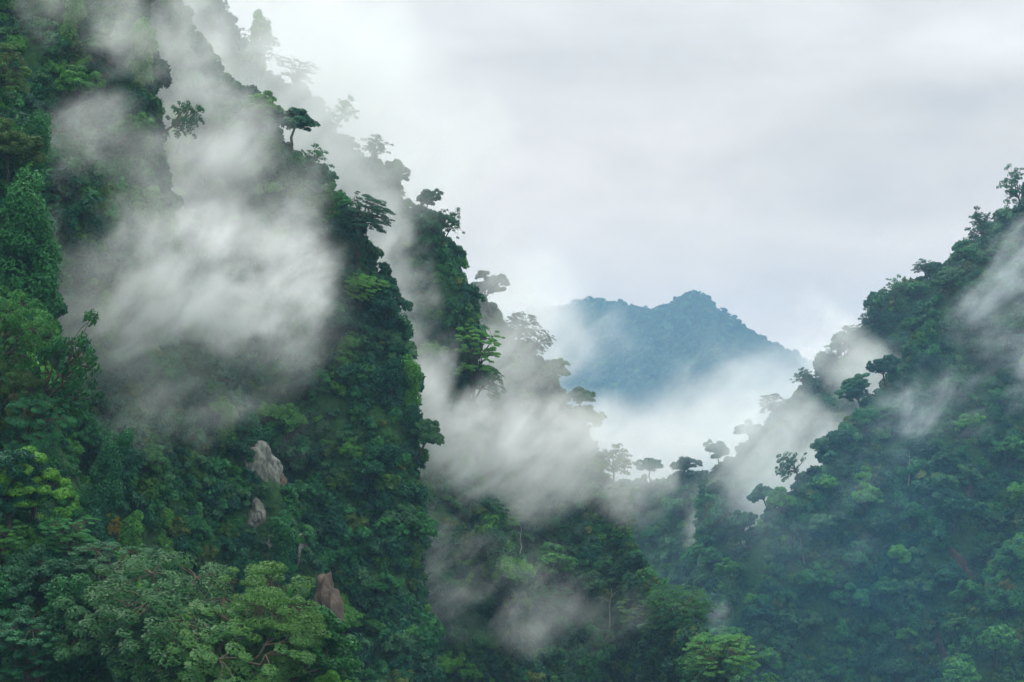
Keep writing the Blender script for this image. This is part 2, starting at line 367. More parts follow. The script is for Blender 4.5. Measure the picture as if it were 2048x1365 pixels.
ridge('B1', [(-350, -500, 300), (205, -230, 300), (262, -60, 296), (290, 170, 292), (312, 330, 288), (370, 520, 286), (450, 720, 284), (560, 880, 280), (640, 1080, 274), (690, 1300, 266), (760, 1550, 255)], L_F, 130, 68, 52, 2.4, 5, 9, 70, 3)
ridge('B2', [(150, -350, 365), (330, -60, 362), (400, 60, 360), (480, 150, 356), (560, 235, 352), (620, 320, 350), (665, 400, 348), (740, 450, 347), (768, 560, 346), (785, 680, 344), (775, 790, 342), (800, 900, 338), (806, 1060, 334), (815, 1250, 328), (880, 1500, 318)], L_F, 150, 70, 54, 2.6, 6, 11, 80, 4)
ridge('B3', [(220, -250, 450), (400, -20, 450), (490, 70, 446), (600, 150, 442), (660, 220, 440), (760, 300, 438), (850, 395, 436), (905, 450, 434), (915, 580, 430), (905, 740, 424), (930, 900, 412), (1010, 1050, 396), (1060, 1250, 380), (1100, 1500, 360)], L_F, 150, 70, 52, 2.8, 6.5, 11, 80, 5)
ridge('B4', [(450, 60, 545), (700, 330, 542), (850, 450, 535), (930, 530, 528), (1000, 575, 524), (1060, 655, 520), (1110, 725, 514), (1165, 790, 508), (1200, 870, 502), (1240, 960, 494), (1258, 1030, 480), (1290, 1075, 462), (1322, 1150, 436), (1430, 1230, 392), (1500, 1300, 366), (1570, 1400, 345), (1700, 1600, 318)], (0.1, -1), 190, 66, 40, 2.8, 8, 11, 90, 6)
ridge('B0', [(200, -500, 660), (330, -220, 655), (410, -60, 650), (455, 20, 648), (500, 130, 645), (640, 420, 640), (800, 700, 630)], L_F, 120, 66, 55, 4, 6, 9, 90, 7)
R_F = (-0.35, -1)
ridge('R1', [(2500, -150, 780), (2250, 120, 762), (2048, 372, 745), (1985, 430, 738), (1900, 500, 728), (1850, 570, 722), (1785, 690, 714), (1690, 780, 702), (1640, 870, 694), (1588, 925, 686), (1512, 1000, 676), (1474, 1070, 668), (1466, 1200, 655), (1470, 1400, 635), (1485, 1700, 610)], R_F, 300, 62, 50, 4.2, 13, 10, 110, 8)
ridge('R1b', [(2500, 500, 690), (2250, 760, 660), (2060, 1000, 632), (1965, 1130, 618), (1905, 1270, 604), (1860, 1420, 590), (1800, 1700, 570)], (-.1, -1), 150, 58, 48, 4.2, 6, 10, 60, 9)
ridge('R2', [(2250, 250, 930), (2040, 390, 922), (1880, 525, 912), (1785, 580, 905), (1700, 670, 898), (1650, 740, 892), (1560, 810, 884), (1480, 890, 876), (1425, 940, 870), (1400, 1100, 860), (1380, 1350, 850)], R_F, 200, 64, 50, 5, 5, 12, 110, 10)
ridge('R3', [(1050, 1010, 1080), (1200, 960, 1060), (1265, 935, 1050), (1330, 930, 1040), (1400, 922, 1030), (1460, 960, 1020), (1560, 1080, 1000)], (0, -1), 220, 55, 40, 5, 9, 14, 110, 11)
ridge('M', [(300, 520, 5200), (900, 650, 5000), (1040, 622, 4900), (1120, 614, 4800), (1195, 594, 4700), (1240, 605, 4650), (1290, 614, 4600), (1340, 602, 4550), (1372, 584, 4520), (1388, 576, 4500), (1408, 588, 4490), (1440, 618, 4480), (1500, 658, 4450), (1580, 696, 4420), (1720, 780, 4380), (1950, 900, 4300), (2300, 1000, 4200)], (0.1, -1), 1100, 40, 30, 26, 8, 36, 900, 12, 3)
RIDGES['M']['amp'] = 1
# valley floor, one sheet to the horizon
g = np.linspace(-1, 1, 90); gx, gy = np.meshgrid(np.sign(g) * np.abs(g) ** 2.2 * 6250, np.sign(g) * np.abs(g) ** 2.2 * 6250)
gz = -190 + fbm(np.stack([gx / 900, gy / 900, gx * 0], -1), 3, 3) * 18
I = np.arange(8100).reshape(90, 90)
o = link('valley_floor', mesh('valley_floor', np.stack([gx, gy, gz], -1), np.stack([I[:-1, :-1], I[1:, :-1], I[1:, 1:], I[:-1, 1:]], -1).reshape(-1, 4), M['ground'], True)); tag(o, kind='structure')

# depth map of the bare slopes, used to know which ground the photograph can see
CELL = 8; ZW, ZH = int(W / CELL) + 60, int(H / CELL) + 60
ZB = np.full((ZH, ZW), 1e9)
for r in RIDGES.values():
    P = r['P']; Q = np.concatenate([P.reshape(-1, 3), ((P[1:, 1:] + P[:-1, :-1]) / 2).reshape(-1, 3), ((P[1:] + P[:-1]) / 2).reshape(-1, 3), ((P[:, 1:] + P[:, :-1]) / 2).reshape(-1, 3)])
    x, y, z = proj(Q); i = (x / CELL + 30).astype(int); j = (y / CELL + 30).astype(int); ok = (i > 0) & (i < ZW - 1) & (j > 0) & (j < ZH - 1)
    i, j, z = i[ok], j[ok], z[ok]
    for a in (0, 1):
        for b in (0, 1): np.minimum.at(ZB, (j + a - (a and 1), i + b - (b and 1)), z)
def seen(P, tol=1.03):
    x, y, z = proj(P); i = np.clip((x / CELL + 30).astype(int), 0, ZW - 1); j = np.clip((y / CELL + 30).astype(int), 0, ZH - 1)
    return (z < ZB[j, i] * tol) & (x > -200) & (x < W + 200) & (y > -200) & (y < H + 200)

# ---------------------------------------------------------------- rock and bare earth
ROCKS = []
def ground_at(rn, px, py):
    r = RIDGES[rn]; P = r['P'][:, r['nb']:].reshape(-1, 3); x, y, z = proj(P); d = (x - px) ** 2 + (y - py) ** 2 + (z - z.min()) * .02
    k = int(np.argmin(d)); return P[k], r['N'][:, r['nb']:].reshape(-1, 3)[k]
def rock(rn, px, py, w, h, mat, label, seed, tilt=0):
    """craggy face standing out of the slope, w by h photo pixels"""
    p, n = ground_at(rn, px, py); D = proj(p)[2]; w, h = w / F * D, h / F * D
    n = unit(np.array([[n[0], n[1], n[2] * .7]]))[0]; up = np.array([0, 0, 1.]) - n * n[2]; up /= np.linalg.norm(up); sd = np.cross(up, n)
    up, sd = up * math.cos(tilt) + sd * math.sin(tilt), sd * math.cos(tilt) - up * math.sin(tilt)
    k = 44; a, b = np.meshgrid(np.linspace(-1, 1, k), np.linspace(-1, 1, k)); rr = np.sqrt(a * a + b * b)
    mx = np.maximum(np.abs(a), np.abs(b)); s = np.where(rr > 0, mx / np.maximum(rr, 1e-6), 1); a, b = a * s, b * s; rr = mx
    edge = 1 + .5 * fbm(np.stack([a * 1.3, b * 1.3, a * 0 + seed], -1), 3, seed)
    q = np.stack([a * edge * w / 2, b * edge * h / 2, a * 0 + seed], -1)
    dep = (1 - rr ** 4) * .7 + (np.floor(fbm(q * [.45, .2, 1], 3, seed) * 5) / 5 + fbm(q * [1.6, .5, 1], 4, seed + 2) * .45) * 1.2 * (1 - rr ** 6) - np.abs(fbm(q * [1.1, .3, 1], 3, seed + 5)) * 1.0 - .2 - 1.8 * rr ** 6
    P = p + n * .45 + sd * q[..., :1] + up * q[..., 1:2] + n * dep[..., None]
    I = np.arange(k * k).reshape(k, k); o = link('rock_outcrop', mesh('rock_outcrop', P - p, np.stack([I[:-1, :-1], I[:-1, 1:], I[1:, 1:], I[1:, :-1]], -1).reshape(-1, 4), M[mat]))
    o.location = p; tag(o, label, 'rock'); ROCKS.append((px, py, w * F / D / 2, h * F / D / 2, D))
rock('B1', 538, 935, 81, 120, 'rock', 'grey bare rock face, largest patch high on the vine covered rib', 1)
rock('B1', 566, 965, 40, 60, 'rock_red', 'small reddish rock patch just right of the largest grey rock face', 2, .5)
rock('B1', 520, 1035, 45, 84, 'rock', 'narrow grey rock strip between the two larger rock faces on the rib', 3)
rock('B1', 556, 1082, 75, 74, 'rock', 'grey rock face behind the slim dark tree on the lower rib', 4, .3)
rock('B1', 600, 1120, 35, 72, 'rock', 'small grey rock patch right of the slim dark tree crown', 5)
rock('B1', 645, 1225, 59, 180, 'rock_red', 'long dark brown earth scar running down above the bright green bushes', 6, -.15)
rock('R1', 1938, 990, 35, 52, 'rock_red', 'pale pinkish rock face high on the right hand mountain', 7)
rock('R1', 1935, 1135, 29, 84, 'rock_red', 'reddish landslide scar in the gully of the right mountain', 8, -.4)
rock('R1', 1885, 1290, 21, 108, 'rock_red', 'thin brown earth strip at the foot of the gully on the right mountain', 9, -.3)
def rock_clear(x, y, z, grow=1.0, dz=14):
    ok = np.ones(np.shape(x), bool); wob = 1 + .9 * fbm(np.stack([x / 16, y / 22, x * 0], -1), 2, 77)   # creepers eat into the outline
    grow = grow * np.clip(wob, .75, 1.3)
    for (rx, ry, rw, rh, D) in ROCKS:
        ok &= ~((((x - rx) / (rw * grow)) ** 2 + ((y - ry) / (rh * grow)) ** 2 < 1) & (np.abs(z - D) < dz + D * .03) )
    return ok

# ---------------------------------------------------------------- individual trees
TREES = []
GREEN = {'leaf': 'mid green', 'leaf_dark': 'dark green', 'leaf_bright': 'bright green', 'leaf_lime': 'fresh light green', 'leaf_grey': 'grey green', 'leaf_olive': 'olive brown', 'leaf_yellow': 'yellow flowering', 'pale': 'pale'}
def plant(name, cat, key, mat, base, sx, sz, rot, lean, label, group=None):
    tm, cm = proto_meshes(key, mat); e = link(name, None); e.empty_display_size = 1
    e.location = base; e.scale = (sx, sx, sz)
    q = Vector((0, 0, 1)).rotation_difference(Vector(lean)); e.rotation_mode = 'QUATERNION'
    e.rotation_quaternion = q @ Matrix.Rotation(rot, 3, 'Z').to_quaternion()
    link('trunk', tm, e); link('crown', cm, e); tag(e, label, cat, group); TREES.append(e); return e
RS = np.random.RandomState(7)
HERO_PX = []
def hero(kind, vi, mat, rn, bx, by, cx, cy, w, label, name='rainforest_tree', cat='tree', squash=1.0):
    if rn in ('A', 'A2') and kind in ('round', 'draped'): kind += '_fine'
    key = KINDS[kind][vi % len(KINDS[kind])]; p = PROTO[key]
    g, n = ground_at(rn, bx, by); D = proj(g)[2]
    c = at(cx, cy, g[1] - (1.5 if rn != 'A' else 4.0))
    g = g - np.array([0, 0, .3]); v = c - g; L_ = np.linalg.norm(v); sx = (w / F * D) / (2 * p['R']); sz = L_ / p['cz'] * squash
    sz = min(max(sz, sx * .55), sx * 2.2)
    if kind[:5] in ('round', 'drape'):      # heavy crowns sit low over their foot and lean little
        h_ = math.hypot(v[0], v[1]); lim = abs(v[2]) * (.4 if kind[:5] == 'round' else .2) + .3
        if h_ > lim: v = np.array([v[0] * lim / h_, v[1] * lim / h_, max(v[2], .5)]); L_ = np.linalg.norm(v)
        sz = min(max(L_ / p['cz'], sx * .75), sx * (1.35 if kind[:5] == 'round' else 1.8))
    plant(name, cat, key, mat, g, sx, sz, RS.rand() * 6.28, v / L_ if L_ > 1.5 else (0, 0, 1), label)
    HERO_PX.append((cx, cy, w, D))
HEROES = [
 ('round', 0, 'leaf_bright', 'A', 60, 1060, 50, 965, 170, 'bright yellow green round tree, the brightest crown at the left edge'),
 ('airy', 0, 'leaf', 'A', 95, 850, 150, 705, 150, 'feathery tree with spreading twigs reaching right into the white mist'),
 ('umbrella', 0, 'leaf', 'A', -20, 800, 40, 650, 170, 'flat topped tree with bare curved limbs at the left edge below the mist'),
 ('umbrella', 1, 'leaf_olive', 'A', 10, 900, 25, 780, 150, 'olive brown layered tree just under the flat topped tree at the left edge'),
 ('umbrella', 2, 'leaf_dark', 'A', 60, 920, 75, 850, 130, 'dark layered tree directly above the brightest yellow green crown'),
 ('umbrella', 0, 'leaf_lime', 'A', 330, 1400, 380, 1225, 400, 'very wide flat topped tree with layered feathery crown and leaning trunk'),
 ('umbrella', 1, 'leaf_lime', 'A', 500, 1420, 520, 1215, 270, 'flat topped feathery tree right beside the very wide flat topped tree'),
 ('umbrella', 2, 'leaf_lime', 'A', 420, 1480, 470, 1320, 280, 'drooping layered tree in the bottom row below the very wide flat topped tree'),
 ('round', 1, 'leaf_grey', 'A', 50, 1400, 60, 1290, 150, 'grey green domed tree in the bottom left corner'),
 ('round', 2, 'leaf_grey', 'A', 250, 1460, 270, 1330, 200, 'grey green spreading tree at the bottom edge under the feathery crowns'),
 ('draped', 0, 'leaf', 'A', 140, 1400, 150, 1270, 120, 'vine covered column tree beside the grey green tree of the bottom left corner'),
 ('round', 3, 'leaf_bright', 'A', 690, 1480, 660, 1340, 120, 'bright green bushy tree at the foot of the brown earth scar'),
 ('airy', 1, 'leaf_dark', 'A', 585, 1220, 582, 1120, 110, 'slim dark tree with open crown in front of the grey rock faces'),
 ('draped', 1, 'leaf_dark', 'A2', 60, 640, 55, 470, 130, 'tall dark vine hung tree at the left edge beside the mist'),
 ('round', 3, 'leaf_olive', 'A2', 20, 400, 20, 300, 130, 'olive tinged tree at the left edge above the tall vine hung tree'),
 ('umbrella', 1, 'leaf_lime', 'A2', -10, 240, 5, 120, 120, 'light green drooping tree in the upper left corner'),
 ('draped', 2, 'leaf_dark', 'B1', 283, 170, 283, 100, 50, 'small dark spire shaped tree on the topmost left skyline'),
 ('airy', 2, 'leaf_dark', 'B1', 322, 278, 374, 230, 76, 'small tree leaning out sideways over the mist on a bare curved trunk'),
 ('round', 1, 'leaf', 'B1', 230, 160, 220, 105, 90, 'mid green domed tree below the upper left wisp of mist'),
 ('round', 3, 'leaf', 'B2', 520, 270, 522, 208, 84, 'rounded green tree standing clear on the second ridge skyline'),
 ('round', 1, 'leaf_dark', 'B2', 580, 320, 586, 262, 96, 'dark rounded tree just below the rounded green skyline tree of the second ridge'),
 ('airy', 1, 'leaf_dark', 'B2', 612, 375, 634, 318, 64, 'thin drooping tree hanging over the mist below two dark rounded crowns'),
 ('airy', 0, 'leaf', 'B2', 655, 470, 658, 402, 64, 'upright open crowned tree left of the large overhanging dark tree'),
 ('umbrella', 1, 'leaf_dark', 'B2', 705, 500, 735, 415, 112, 'large dark overhanging tree with drooping crown on the ridge edge'),
 ('airy', 2, 'leaf_dark', 'B2', 715, 560, 718, 492, 48, 'wispy tree dangling beneath the large overhanging dark tree'),
 ('round', 0, 'leaf_dark', 'B2', 760, 680, 772, 608, 100, 'open rounded tree on the cliff edge beside the column of white mist'),
 ('umbrella', 0, 'leaf', 'B2', 720, 640, 735, 570, 90, 'layered tree left of the open rounded tree at the cliff edge'),
 ('draped', 1, 'leaf', 'B2', 812, 830, 818, 765, 56, 'narrow vine covered column tree standing against the white mist'),
 ('draped', 2, 'leaf_dark', 'B2', 832, 900, 830, 850, 40, 'small dark vine covered tree below the narrow column tree'),
 ('round', 2, 'leaf_bright', 'B2', 815, 1000, 812, 925, 100, 'bright green tree low on the second ridge edge'),
 ('round', 0, 'leaf_grey', 'B2', 868, 920, 876, 872, 80, 'pale grey green bushy tree half lost in the mist beside the ridge edge'),
 ('airy', 0, 'leaf_dark', 'B3', 515, 150, 522, 85, 84, 'hazy open crowned tree, highest on the third ridge skyline'),
 ('umbrella', 2, 'leaf', 'B3', 595, 200, 596, 140, 84, 'hazy layered tree right of the highest tree on the third ridge skyline'),
 ('airy', 1, 'leaf', 'B3', 680, 270, 684, 218, 60, 'thin leaved tree halfway down the hazy third ridge skyline'),
 ('airy', 2, 'leaf_dark', 'B3', 740, 340, 748, 290, 66, 'hazy spreading tree at the lower bend of the third ridge skyline'),
 ('round', 3, 'leaf_dark', 'B3', 855, 440, 856, 398, 50, 'dark rounded tree at the tip of the third ridge'),
 ('round', 0, 'leaf_dark', 'B3', 870, 500, 874, 452, 62, 'dark tree just below the rounded third ridge tip tree'),
 ('airy', 1, 'leaf_dark', 'B3', 900, 490, 906, 440, 44, 'small open twigged tree jutting right from the tip of the third ridge'),
 ('round', 2, 'leaf_dark', 'B4', 985, 640, 975, 580, 90, 'grey hazed domed tree on the fourth ridge above the mist'),
 ('umbrella', 1, 'leaf_dark', 'B4', 1030, 720, 1042, 645, 72, 'hazed umbrella shaped tree left of the leaning skyline tree'),
 ('umbrella', 2, 'leaf_lime', 'B4', 1044, 730, 1080, 678, 56, 'pale leaning tree alone on the skyline with a bare forked trunk'),
 ('bare', 0, 'leaf_olive', 'B4', 1050, 820, 1062, 755, 76, 'nearly leafless tree with many thin branches in the thin mist'),
 ('round', 3, 'leaf_dark', 'B4', 1112, 790, 1112, 738, 60, 'dark rounded tree on the skyline right of the leafless tree'),
 ('round', 1, 'leaf_dark', 'B4', 1155, 850, 1160, 795, 66, 'dark tree on the fourth ridge skyline above the grey mist bank'),
 ('airy', 2, 'leaf_grey', 'B4', 1225, 980, 1228, 915, 76, 'pale thin leaved tree fading into mist above the dark round tree'),
 ('round', 3, 'leaf_dark', 'B4', 1235, 1060, 1232, 992, 84, 'dark round tree at the valley edge on the end of the fourth ridge'),
 ('umbrella', 2, 'leaf', 'B3', 938, 860, 955, 705, 96, 'tall umbrella shaped tree on a bare trunk standing alone in the mist'),
 ('umbrella', 1, 'leaf', 'B3', 985, 810, 978, 752, 92, 'layered lower crown beside the tall umbrella shaped tree in the mist'),
 ('umbrella', 0, 'leaf', 'B4', 1360, 1300, 1355, 1205, 140, 'spreading green tree, highest on the low spur at the valley mouth'),
 ('umbrella', 1, 'leaf', 'B4', 1440, 1370, 1440, 1295, 150, 'wide layered tree at the tip of the low spur in the valley mouth'),
 ('umbrella', 2, 'leaf_lime', 'B4', 1290, 1300, 1290, 1230, 110, 'layered light green tree left of the highest tree on the low spur'),
 ('round', 2, 'leaf', 'B4', 1100, 1190, 1100, 1130, 120, 'broad domed tree standing out between two wisps on the lower slope'),
 ('round', 0, 'leaf_lime', 'B3', 950, 1160, 952, 1120, 56, 'light green small tree between the lower wisps of mist'),
 ('round', 1, 'leaf_bright', 'B3', 940, 1400, 938, 1345, 60, 'bright little tree at the bottom edge below the lower mist wisps'),
 ('airy', 1, 'leaf_dark', 'R1', 1965, 480, 1955, 442, 52, 'spreading thin tree on the right hand skyline'),
 ('airy', 0, 'leaf_dark', 'R1', 2030, 410, 2028, 368, 60, 'twiggy tree at the very top of the right hand skyline'),
 ('airy', 2, 'leaf_dark', 'R1', 1582, 955, 1576, 925, 62, 'dark twisted tree standing out on the low right hand skyline'),
 ('round', 1, 'leaf_dark', 'R1', 1520, 1015, 1516, 990, 56, 'small dark tree left of the twisted tree on the right hand skyline'),
 ('round', 0, 'leaf_dark', 'R1', 1476, 1100, 1472, 1078, 44, 'tiny dark tree sticking out at the lowest corner of the right mountain'),
 ('round', 3, 'leaf_dark', 'R1', 1700, 800, 1700, 775, 76, 'rounded tree on the step of the right hand skyline'),
 ('airy', 2, 'leaf_dark', 'R1', 1630, 905, 1626, 872, 20, 'very small slender tree on the right hand skyline above the twisted tree'),
 ('round', 0, 'leaf_bright', 'R1', 1815, 1300, 1813, 1270, 46, 'bright layered tree near the bottom of the right mountain'),
 ('round', 2, 'leaf_yellow', 'R1b', 2015, 1200, 2013, 1172, 30, 'yellow flowering tree at the right edge of the picture'),
 ('airy', 0, 'leaf_dark', 'R2', 1790, 620, 1792, 576, 50, 'thin dark tree highest on the hazy ridge behind the right mountain'),
 ('airy', 1, 'leaf_dark', 'R2', 1738, 670, 1740, 626, 56, 'dark twiggy tree second from the top of the hazy right ridge'),
 ('round', 2, 'leaf_dark', 'R2', 1690, 720, 1690, 680, 56, 'spreading tree on the middle of the hazy right ridge'),
 ('airy', 2, 'leaf_dark', 'R2', 1850, 560, 1848, 530, 46, 'faded tree beside the gap between both right hand ridges'),
 ('airy', 0, 'leaf_dark', 'R2', 1655, 750, 1656, 712, 48, 'hazy twiggy tree below the spreading tree of the hazy right ridge'),
 ('airy', 1, 'leaf_dark', 'R2', 1762, 630, 1764, 598, 44, 'thin dark tree between the two highest twiggy hazy ridge trees'),
 ('airy', 2, 'leaf_dark', 'R2', 1605, 790, 1604, 752, 44, 'faint open tree on the lower half of the hazy right ridge'),
 ('umbrella', 1, 'leaf_dark', 'R2', 1545, 830, 1545, 800, 60, 'faint flat topped tree low on the hazy right ridge'),
 ('round', 2, 'leaf_dark', 'R2', 1495, 890, 1495, 862, 60, 'faint rounded tree beside the pale hazed tree of the hazy right ridge'),
 ('round', 3, 'leaf_dark', 'R2', 1436, 950, 1436, 902, 50, 'pale hazed tree at the low end of the hazy right ridge'),
 ('round', 1, 'leaf_dark', 'R3', 1300, 980, 1298, 938, 60, 'rounded hazy tree left on the low hill in the valley gap'),
 ('round', 0, 'leaf_dark', 'R3', 1372, 970, 1370, 934, 60, 'rounded hazy tree on the right of the low hill in the valley gap'),
]
for hh in HEROES: hero(*hh)
hero('banana', 0, 'leaf_grey', 'B1', 790, 1290, 790, 1245, 64, 'banana plant with long arching leaves in the dark gully bottom', 'banana_plant', 'plant')
hero('banana', 0, 'leaf_dark', 'B1', 822, 1310, 822, 1275, 50, 'smaller dark banana plant right of the larger banana plant', 'banana_plant', 'plant')
hero('fern', 0, 'leaf_bright', 'B1', 632, 1060, 632, 1036, 34, 'light green tree fern, highest on the rib right of the rocks', 'tree_fern', 'fern')
hero('fern', 0, 'leaf_lime', 'B1', 612, 1085, 612, 1060, 30, 'light green tree fern just below the highest fern', 'tree_fern', 'fern')
hero('fern', 0, 'leaf_lime', 'B1', 600, 1010, 600, 992, 24, 'small tree fern right below the reddish rock patch', 'tree_fern', 'fern')
hero('airy', 1, 'leaf_yellow', 'A2', 232, 1090, 232, 1052, 34, 'small yellow flowering shrub on the dark slope right of the bright tree', 'flowering_shrub', 'shrub')
# bare pale trunks
def snag(rn, px, y0, y1, lean, label):
    g, n = ground_at(rn, px, y1); D = proj(g)[2]; hgt = (y1 - y0) / F * D; rs = np.random.RandomState(int(px)); sp = Soup()
    g = g + n * 2.5
    P = limb(sp, (0, 0, -3), (lean * hgt, 0, hgt), .016 * hgt + .1, .05, rs, wob=.03, n=9)
    o = link('bare_trunk', mesh('bare_trunk', *sp.get(), M['bark_pale'], True)); o.location = g
    for k in range(3):
        q = Soup(); b = P[5 + k % 4]; limb(q, b, b + np.array([rs.normal() * .15 * hgt, rs.normal() * .1 * hgt, .12 * hgt]), .07, .02, rs, wob=.1)
        link('branch', mesh('branch', *q.get(), M['bark_pale'], True), o)
    tag(o, label, 'dead tree')
snag('B3', 1090, 1035, 1090, .02, 'pale bare trunk standing in the mist above the broad domed tree')
snag('B4', 1213, 1185, 1265, .08, 'pale leaning bare trunk on the lower slope right of the broad domed tree')
snag('R1', 1822, 905, 960, .02, 'pale thin straight trunk high on the right mountain')
snag('R1', 1598, 1085, 1118, -.25, 'short pale trunk tilted left on the lower right mountain')

# trees that fill the slopes, each one an object; their labels say where they stand
LANDMARKS = {
 'A': [(380, 1225, 'very wide flat topped tree'), (50, 965, 'brightest yellow green crown'), (582, 1120, 'slim dark tree'), (60, 1290, 'bottom left corner')],
 'A2': [(55, 470, 'tall vine hung tree'), (5, 120, 'upper left corner tree'), (232, 1052, 'yellow flowering shrub')],
 'B1': [(538, 935, 'largest grey rock face'), (645, 1225, 'brown earth scar'), (374, 230, 'sideways leaning tree'), (283, 100, 'dark spire shaped tree'), (790, 1250, 'banana plants'), (300, 800, 'big mist bank')],
 'B2': [(735, 415, 'large overhanging dark tree'), (812, 925, 'bright ridge edge tree'), (818, 765, 'narrow column tree'), (522, 208, 'rounded green skyline tree'), (790, 1250, 'banana plants'), (772, 608, 'open cliff edge tree')],
 'B3': [(955, 705, 'tall umbrella shaped tree'), (856, 398, 'tip of the third ridge'), (522, 85, 'highest third ridge tree'), (1090, 1060, 'bare trunk in the mist'), (952, 1120, 'small light green tree')],
 'B4': [(1080, 678, 'pale leaning skyline tree'), (1232, 992, 'dark valley edge tree'), (1355, 1205, 'highest low spur tree'), (1100, 1130, 'broad domed tree'), (1213, 1225, 'leaning bare trunk'), (1440, 1295, 'spur tip tree')],
 'R1': [(1938, 990, 'pinkish rock face'), (1935, 1135, 'reddish landslide scar'), (1574, 915, 'twisted skyline tree'), (1822, 930, 'thin straight trunk'), (1598, 1100, 'short tilted trunk'), (1813, 1270, 'bright layered tree'), (1930, 770, 'right hand mist streak'), (1955, 442, 'spreading skyline tree'), (1500, 1290, 'right mountain foot')],
 'R1b': [(2013, 1172, 'yellow flowering tree'), (1885, 1290, 'thin brown earth strip')],
 'R2': [(1792, 576, 'highest hazy ridge tree'), (1690, 680, 'spreading hazy ridge tree'), (1436, 902, 'pale hazed tree')],
 'R3': [(1298, 938, 'left valley gap tree'), (1400, 1100, 'valley gap mist')],
}
ORD = ['', 'second ', 'third ', 'fourth ', 'fifth ', 'sixth ', 'seventh ', 'eighth ', 'ninth ', 'tenth ', 'eleventh ', 'twelfth ']
PENDING = []
def direction(dx, dy):
    if abs(dx) < .45 * abs(dy): return 'above' if dy < 0 else 'below'
    if abs(dy) < .45 * abs(dx): return 'left of' if dx < 0 else 'right of'
    return ('up and ' if dy < 0 else 'down and ') + ('left of' if dx < 0 else 'right of')
FILL = [  # ridge, count, crown width m, kinds, leaf materials
 ('A', 12, 8, ['round', 'umbrella', 'draped'], ['leaf', 'leaf_dark', 'leaf_grey'], 'on the near slope at the lower left'),
 ('A2', 10, 6.5, ['draped', 'round', 'draped'], ['leaf_dark', 'leaf', 'leaf_dark'], 'on the dark slope at the left edge'),
 ('B1', 24, 6, ['draped', 'round', 'draped'], ['leaf', 'leaf_dark', 'leaf'], 'on the rib with the grey rock faces'),
 ('B2', 28, 6.5, ['draped', 'round', 'round'], ['leaf_dark', 'leaf', 'leaf_dark'], 'on the second ridge beside the dark gully'),
 ('B3', 20, 7, ['round', 'draped', 'airy'], ['leaf', 'leaf_dark'], 'on the misty third ridge'),
 ('B4', 38, 7.5, ['round', 'umbrella', 'round', 'airy'], ['leaf', 'leaf_dark', 'leaf_grey', 'leaf'], 'on the fourth ridge above the valley mouth'),
 ('R1', 64, 10, ['round'], ['leaf_dark', 'leaf', 'leaf_grey', 'leaf_dark'], 'on the large right mountain'),
 ('R1b', 10, 11, ['round'], ['leaf', 'leaf_lime', 'leaf'], 'on the green spur at the right edge'),
 ('R2', 9, 11, ['round', 'airy'], ['leaf_dark'], 'on the hazy ridge behind the right mountain'),
 ('R3', 6, 11, ['round'], ['leaf_dark'], 'on the low hill in the valley gap'),
]
SHAPE = {'round': 'round', 'umbrella': 'flat topped', 'draped': 'vine draped', 'airy': 'thin'}
for (rn, cnt, wd, kinds, mats, where) in FILL:
    r = RIDGES[rn]; nb = r['nb']; P = r['P'][2:-2, nb:].reshape(-1, 3); Nn = r['N'][2:-2, nb:].reshape(-1, 3)
    x, y, z = proj(P); ok = seen(P) & (x > -30) & (x < W + 30) & (y > -10) & (y < H + 70) & rock_clear(x, y, z, 1.5, 25)
    idx = np.flatnonzero(ok)
    if not len(idx): print('no ground', rn); continue
    RS.shuffle(idx); px_w = wd / 2 * F / np.median(z[idx]); got = []
    for mind in (1.25, 1.0, .8, .62, .5):
        for k in idx:
            if len(got) >= cnt: break
            if all((x[k] - x[q]) ** 2 + ((y[k] - y[q]) * 1.1) ** 2 > (mind * px_w * 2) ** 2 for q in got) and \
               all((x[k] - a[0]) ** 2 + (y[k] - 20 - a[1]) ** 2 > (a[2] * .42) ** 2 or abs(a[3] - z[k]) > 60 for a in HERO_PX): got.append(k)
    for k in got:
        kd = kinds[RS.randint(len(kinds))]; kk = KINDS[kd + ('_fine' if rn in ('A', 'A2') and kd in ('round', 'draped') else '')]; key = kk[RS.randint(len(kk))]; mt = mats[RS.randint(len(mats))]; p = PROTO[key]
        s = wd / 2 / 5 * RS.uniform(.75, 1.3); s = s if kd != 'umbrella' else s * .75; s = s * 1.25 if kd == 'draped' else s
        n = Nn[k]; lean = unit(np.array([[n[0] * .28 + RS.normal() * .05, n[1] * .28, 1]]))[0]
        g = P[k] - np.array([0, 0, .22 * p['H'] * s if kd != 'draped' else .1 * p['H'] * s]) - n * .5
        o = plant('rainforest_tree', 'tree', key, mt, g, s, s * RS.uniform(.85, 1.15), RS.rand() * 6.28, lean, None, 'trees ' + where)
        lx, ly, ln_ = min(LANDMARKS[rn], key=lambda m_: (m_[0] - x[k]) ** 2 + (m_[1] - y[k]) ** 2); dx, dy = x[k] - lx, y[k] - ly
        far = '' if math.hypot(dx, dy) < (160 if z[k] < 600 else 90) else 'well '
        PENDING.append((f'{GREEN[mt]} {SHAPE[kd]} tree {far}{direction(dx, dy)} the {ln_}', math.hypot(dx, dy), o))
by = {}
for lb, d_, o in sorted(PENDING, key=lambda q: (q[0], q[1])): by.setdefault(lb, []).append(o)
for lb, os_ in by.items():
    for n_, o in enumerate(os_): o['label'] = lb if n_ == 0 and len(os_) == 1 else (('nearest ' if n_ == 0 else ORD[min(n_, 11)]) + lb)
